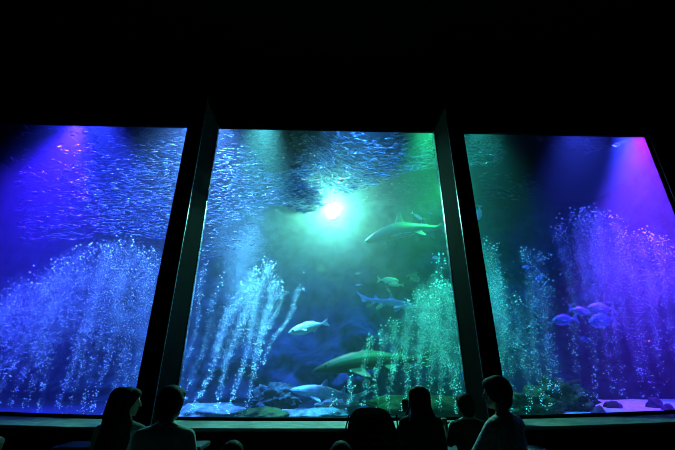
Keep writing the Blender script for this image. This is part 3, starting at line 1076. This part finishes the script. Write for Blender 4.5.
    hm.ell(Hd(0, -.018, .02), (.086*kp, .094*kp, .103*kp), 20, 14, rot=rz)
    hm.ell(Hd(0, .03, .062), (.07*kp, .066*kp, .052*kp), 16, 10, rot=rz)       # fringe
    hm.ell(Hd(0, -.05, -.04), (.07*kp, .055*kp, .07*kp), 16, 10, rot=rz)       # nape
    if hair == 'short':
        for q in range(26):
            a, bq = random.uniform(0, 2*PI), random.uniform(.1, 1.2)
            p = Hd(math.cos(a)*math.sin(bq)*.078, -.018+math.sin(a)*math.sin(bq)*.085, .02+math.cos(bq)*.096)
            hm.ell(p, (.016*kp, .018*kp, .014*kp), 8, 6)
    elif hair == 'bob':
        hm.ell(Hd(0, -.03, .005), (.095*kp, .098*kp, .108*kp), 20, 14, rot=rz)
        for sd in (-1, 1):
            hm.tube([Hd(sd*.07, -.01, .04), Hd(sd*.085, -.02, -.09)], [.03*kp, .03*kp], 12)
        hm.tube([Hd(0, -.07, .03), Hd(0, -.075, -.10)], [.06*kp, .055*kp], 14, flat=1.3, flatdir=(1, 0, 0))
    elif hair == 'long':
        hm.ell(Hd(0, -.03, .01), (.092*kp, .096*kp, .106*kp), 20, 14, rot=rz)
        hm.tube([Hd(0, -.05, .05), Hd(0, -.075, -.08), P(0, -.105, .56), P(0, -.13, .42), P(0, -.14, .34)], [.075*kp, .07*kp, .07*kp*spread, .075*kp*spread, .055*kp*spread], 16, flat=1.55, flatdir=(1, 0, 0))
        for sd in (-1, 1):
            hm.tube([Hd(sd*.068, .0, .05), Hd(sd*.088, -.01, -.06), P(sd*.10, -.05, .56), P(sd*.105, -.10, .42)], [.03*kp, .034*kp, .04*kp, .035*kp], 12)
    hm.fused('hair', .0085, M[hairm], root, 3)
    return root


person(130, 388, 3.3, yaw=-.1, head_yaw=-1.0, hair='long', top='grey', sleeve=.7, k=.9, label='long-haired woman seated on the left bench, face turned right to the man')
person(173, 387.5, 2.98, yaw=.0, head_yaw=-.35, hair='short', puff=.1, hs=1.04, top='green', sleeve=.75, k=.92,
       label='short-haired man in pale shirt seated on the left bench')
ph_el, ph_wr = (-.20, .14, .34), (-.125, .19, .555)
person(418, 387, 4.1, hair='long', spread=1.3, top='dark', sleeve=1.8, k=.94, arms={-1: (ph_el, ph_wr, (1, .2, 0), .55)}, label='long-haired woman in dark clothes holding up a phone before the middle window')
person(464, 394, 3.75, yaw=.1, k=.78, hs=1.12, head_yaw=.2, hair='short', hairm='hairb', top='dark', sleeve=.8,
       arms={-1: ((-.2, .10, .33), (-.17, .26, .50), (0, 0, -1), .6)}, label='child in dark top seated before the right pillar, one arm raised')
person(496, 377.5, 2.98, yaw=.62, head_yaw=.5, hair='short', puff=.08, top='white', sleeve=.9, k=.94, arms={-1: ((-.21, .14, .30), (-.08, .33, .22), (0, 0, -1), .4)}, label='person in flecked white shirt on the right bench, looking left')
person(233, 442.5, 2.3, k=.62, hs=1.1, puff=.08, hair='short', top='dark', stand=True, label='small child, only the hair showing right of the left bench')
person(341, 443, 2.3, k=.62, hs=1.1, puff=.08, hair='bob', top='dark', stand=True, label='small child, only the hair showing left of the pushchair')
person(-7, 437, 2.6, k=.62, hair='short', puff=.08, hairm='hairb', top='green', stand=True, label='small child at the far left bottom corner')
person(699, 397, 2.9, yaw=.25, k=.95, hair='short', top='white', sleeve=.9, arms={-1: ((-.30, .06, .27), (-.2, .30, .2), (0, 0, -1), .4)}, label='person in pale shirt cut off at the bottom right corner')

# phone in the raised hand
T = at(418, 387, 4.1)
k_ = .94
s_ = T[2]-.875*k_
W = Vector((T[0]-.108*k_, T[1]+.232*k_, s_+.668*k_))
o = MB().box(-.037, .037, -.005, .005, -.06, .06).build('smartphone', M['phone'], None, bevel=.004)
o.location = W
tag(o, 'dark smartphone held up left of the long-haired woman', 'phone')
MB().box(-.034, .034, .005, .0062, -.056, .056).build('screen', M['eye'], o)
MB().ell((.022, -.006, .046), (.007, .003, .007), 12, 6).build('camera_lens', M['eye'], o, True)


# ------------------------------------------------------------------ benches
def stool(x0, x1, y0, y1, zt, label, group=None):
    r = empty('bench', ((x0+x1)/2, (y0+y1)/2, 0))
    w, d = (x1-x0)/2, (y1-y0)/2
    tag(r, label, 'bench', group)
    MB().box(-w, w, -d, d, zt-.06, zt).build('seat', M['bench'], r, bevel=.01)
    MB().box(-w+.1, w-.1, -.02, .02, .12, .16).build('stretcher', M['benchleg'], r, bevel=.004)
    for x in (-w+.1, w-.1):
        for y in (-d+.05, d-.05):
            MB().box(x-.025, x+.025, y-.025, y+.025, 0, zt-.06).build('leg', M['benchleg'], r, bevel=.004)
    return r


# the front row, empty, whose tops catch the light
stool(at(62, 443, 5.85)[0], at(206, 443, 5.85)[0], 5.62, 6.08, .42, 'empty flat bench with bluish top in front of the couple on the left')
stool(at(440, 445, 5.6)[0], at(547, 445, 5.6)[0], 5.42, 5.86, .38, 'empty flat bench with dim bluish top beyond the person in the white shirt')
# the rows people sit on
stool(-1.75, -.95, 2.72, 3.42, .385, 'bench under the couple on the left')
stool(.85, 1.65, 2.72, 3.12, .43, 'bench under the person in the white shirt')
stool(.75, 1.55, 3.62, 3.98, .42, 'low bench under the child before the right pillar')
stool(.35, 1.25, 4.0, 4.4, .39, 'bench under the long-haired woman with the phone')

stool(2.35, 3.15, 2.68, 3.1, .4, 'bench under the person cut off at the bottom right corner')

# ------------------------------------------------------------------ pushchair
T = at(371, 408, 3.9)
r = empty('pushchair', (T[0], 3.9, 0))
tag(r, 'black pushchair with rounded hood seen from behind, left of the woman with the phone', 'pushchair')
hz = T[2]
hood = MB()
rg = []
for i in range(13):                       # hood shell: arcs from back to front
    a = i/12
    y = -.20+.50*a
    hgt = hz-.36+.36*math.sin(PI*(.22+.56*a))**.6
    zb = .60
    row = []
    for k in range(17):
        t = PI*k/16
        c, s = math.cos(t), math.sin(t)
        row.append((math.copysign(abs(c)**.55, c)*(.225+.012*math.sin(PI*a)), y, zb+(hgt-zb)*abs(s)**.5))
    rg.append(row)
hood.rings(rg)
hood.build('hood', M['strol'], r, True)
arc = [(.10*math.cos(PI*(k/12)), -.235, hz-.27+.07*math.sin(PI*k/12)) for k in range(13)]
MB().tube(arc, .006, 8).build('hood_piping', M['piping'], r, True)
MB().box(-.19, .19, -.18, .18, .42, .62).build('seat', M['strol'], r, bevel=.05)
MB().tube([(-.2, -.1, .45), (-.205, -.26, .74), (-.18, -.3, .79), (.18, -.3, .79), (.205, -.26, .74), (.2, -.1, .45)], .014, 10).build('handle', M['tyre'], r, True)
for sx in (-1, 1):
    MB().tube([(sx*.2, -.3, .12), (sx*.2, -.1, .45), (sx*.2, .3, .12)], .013, 10).build('frame_tube', M['tube'], r, True)
    MB().tube([(sx*.225, .02, hz-.32), (sx*.25, -.03, hz-.16), (sx*.225, -.12, hz-.05)], .007, 8).build('side_strap', M['strol'], r, True)
    for y in (-.3, .3):
        w = MB()
        w.rings([[(sx*.2+dx, y+math.cos(2*PI*k/24)*rr, .12+math.sin(2*PI*k/24)*rr) for k in range(24)] for dx, rr in ((-.02, .1), (-.014, .119), (.014, .119), (.02, .1))])
        w.build('wheel', M['tyre'], r, True)

# ------------------------------------------------------------------ world and render look
wd = bpy.data.worlds.new('world')
SC.world = wd
wd.use_nodes = True
wd.node_tree.nodes['Background'].inputs['Color'].default_value = (0, 0, 0, 1)
wd.node_tree.nodes['Background'].inputs['Strength'].default_value = 0
vs_ = SC.view_settings
vs_.view_transform = 'Standard'
vs_.look = 'None'
vs_.exposure = 0
vs_.gamma = 1
vs_.use_curve_mapping = False
SC.cycles.volume_bounces = 0
SC.cycles.max_bounces = 4
SC.cycles.diffuse_bounces = 2
SC.cycles.transparent_max_bounces = 12
SC.cycles.use_denoising = True
SC.cycles.filter_width = 1.0
SC.cycles.use_fast_gi = False
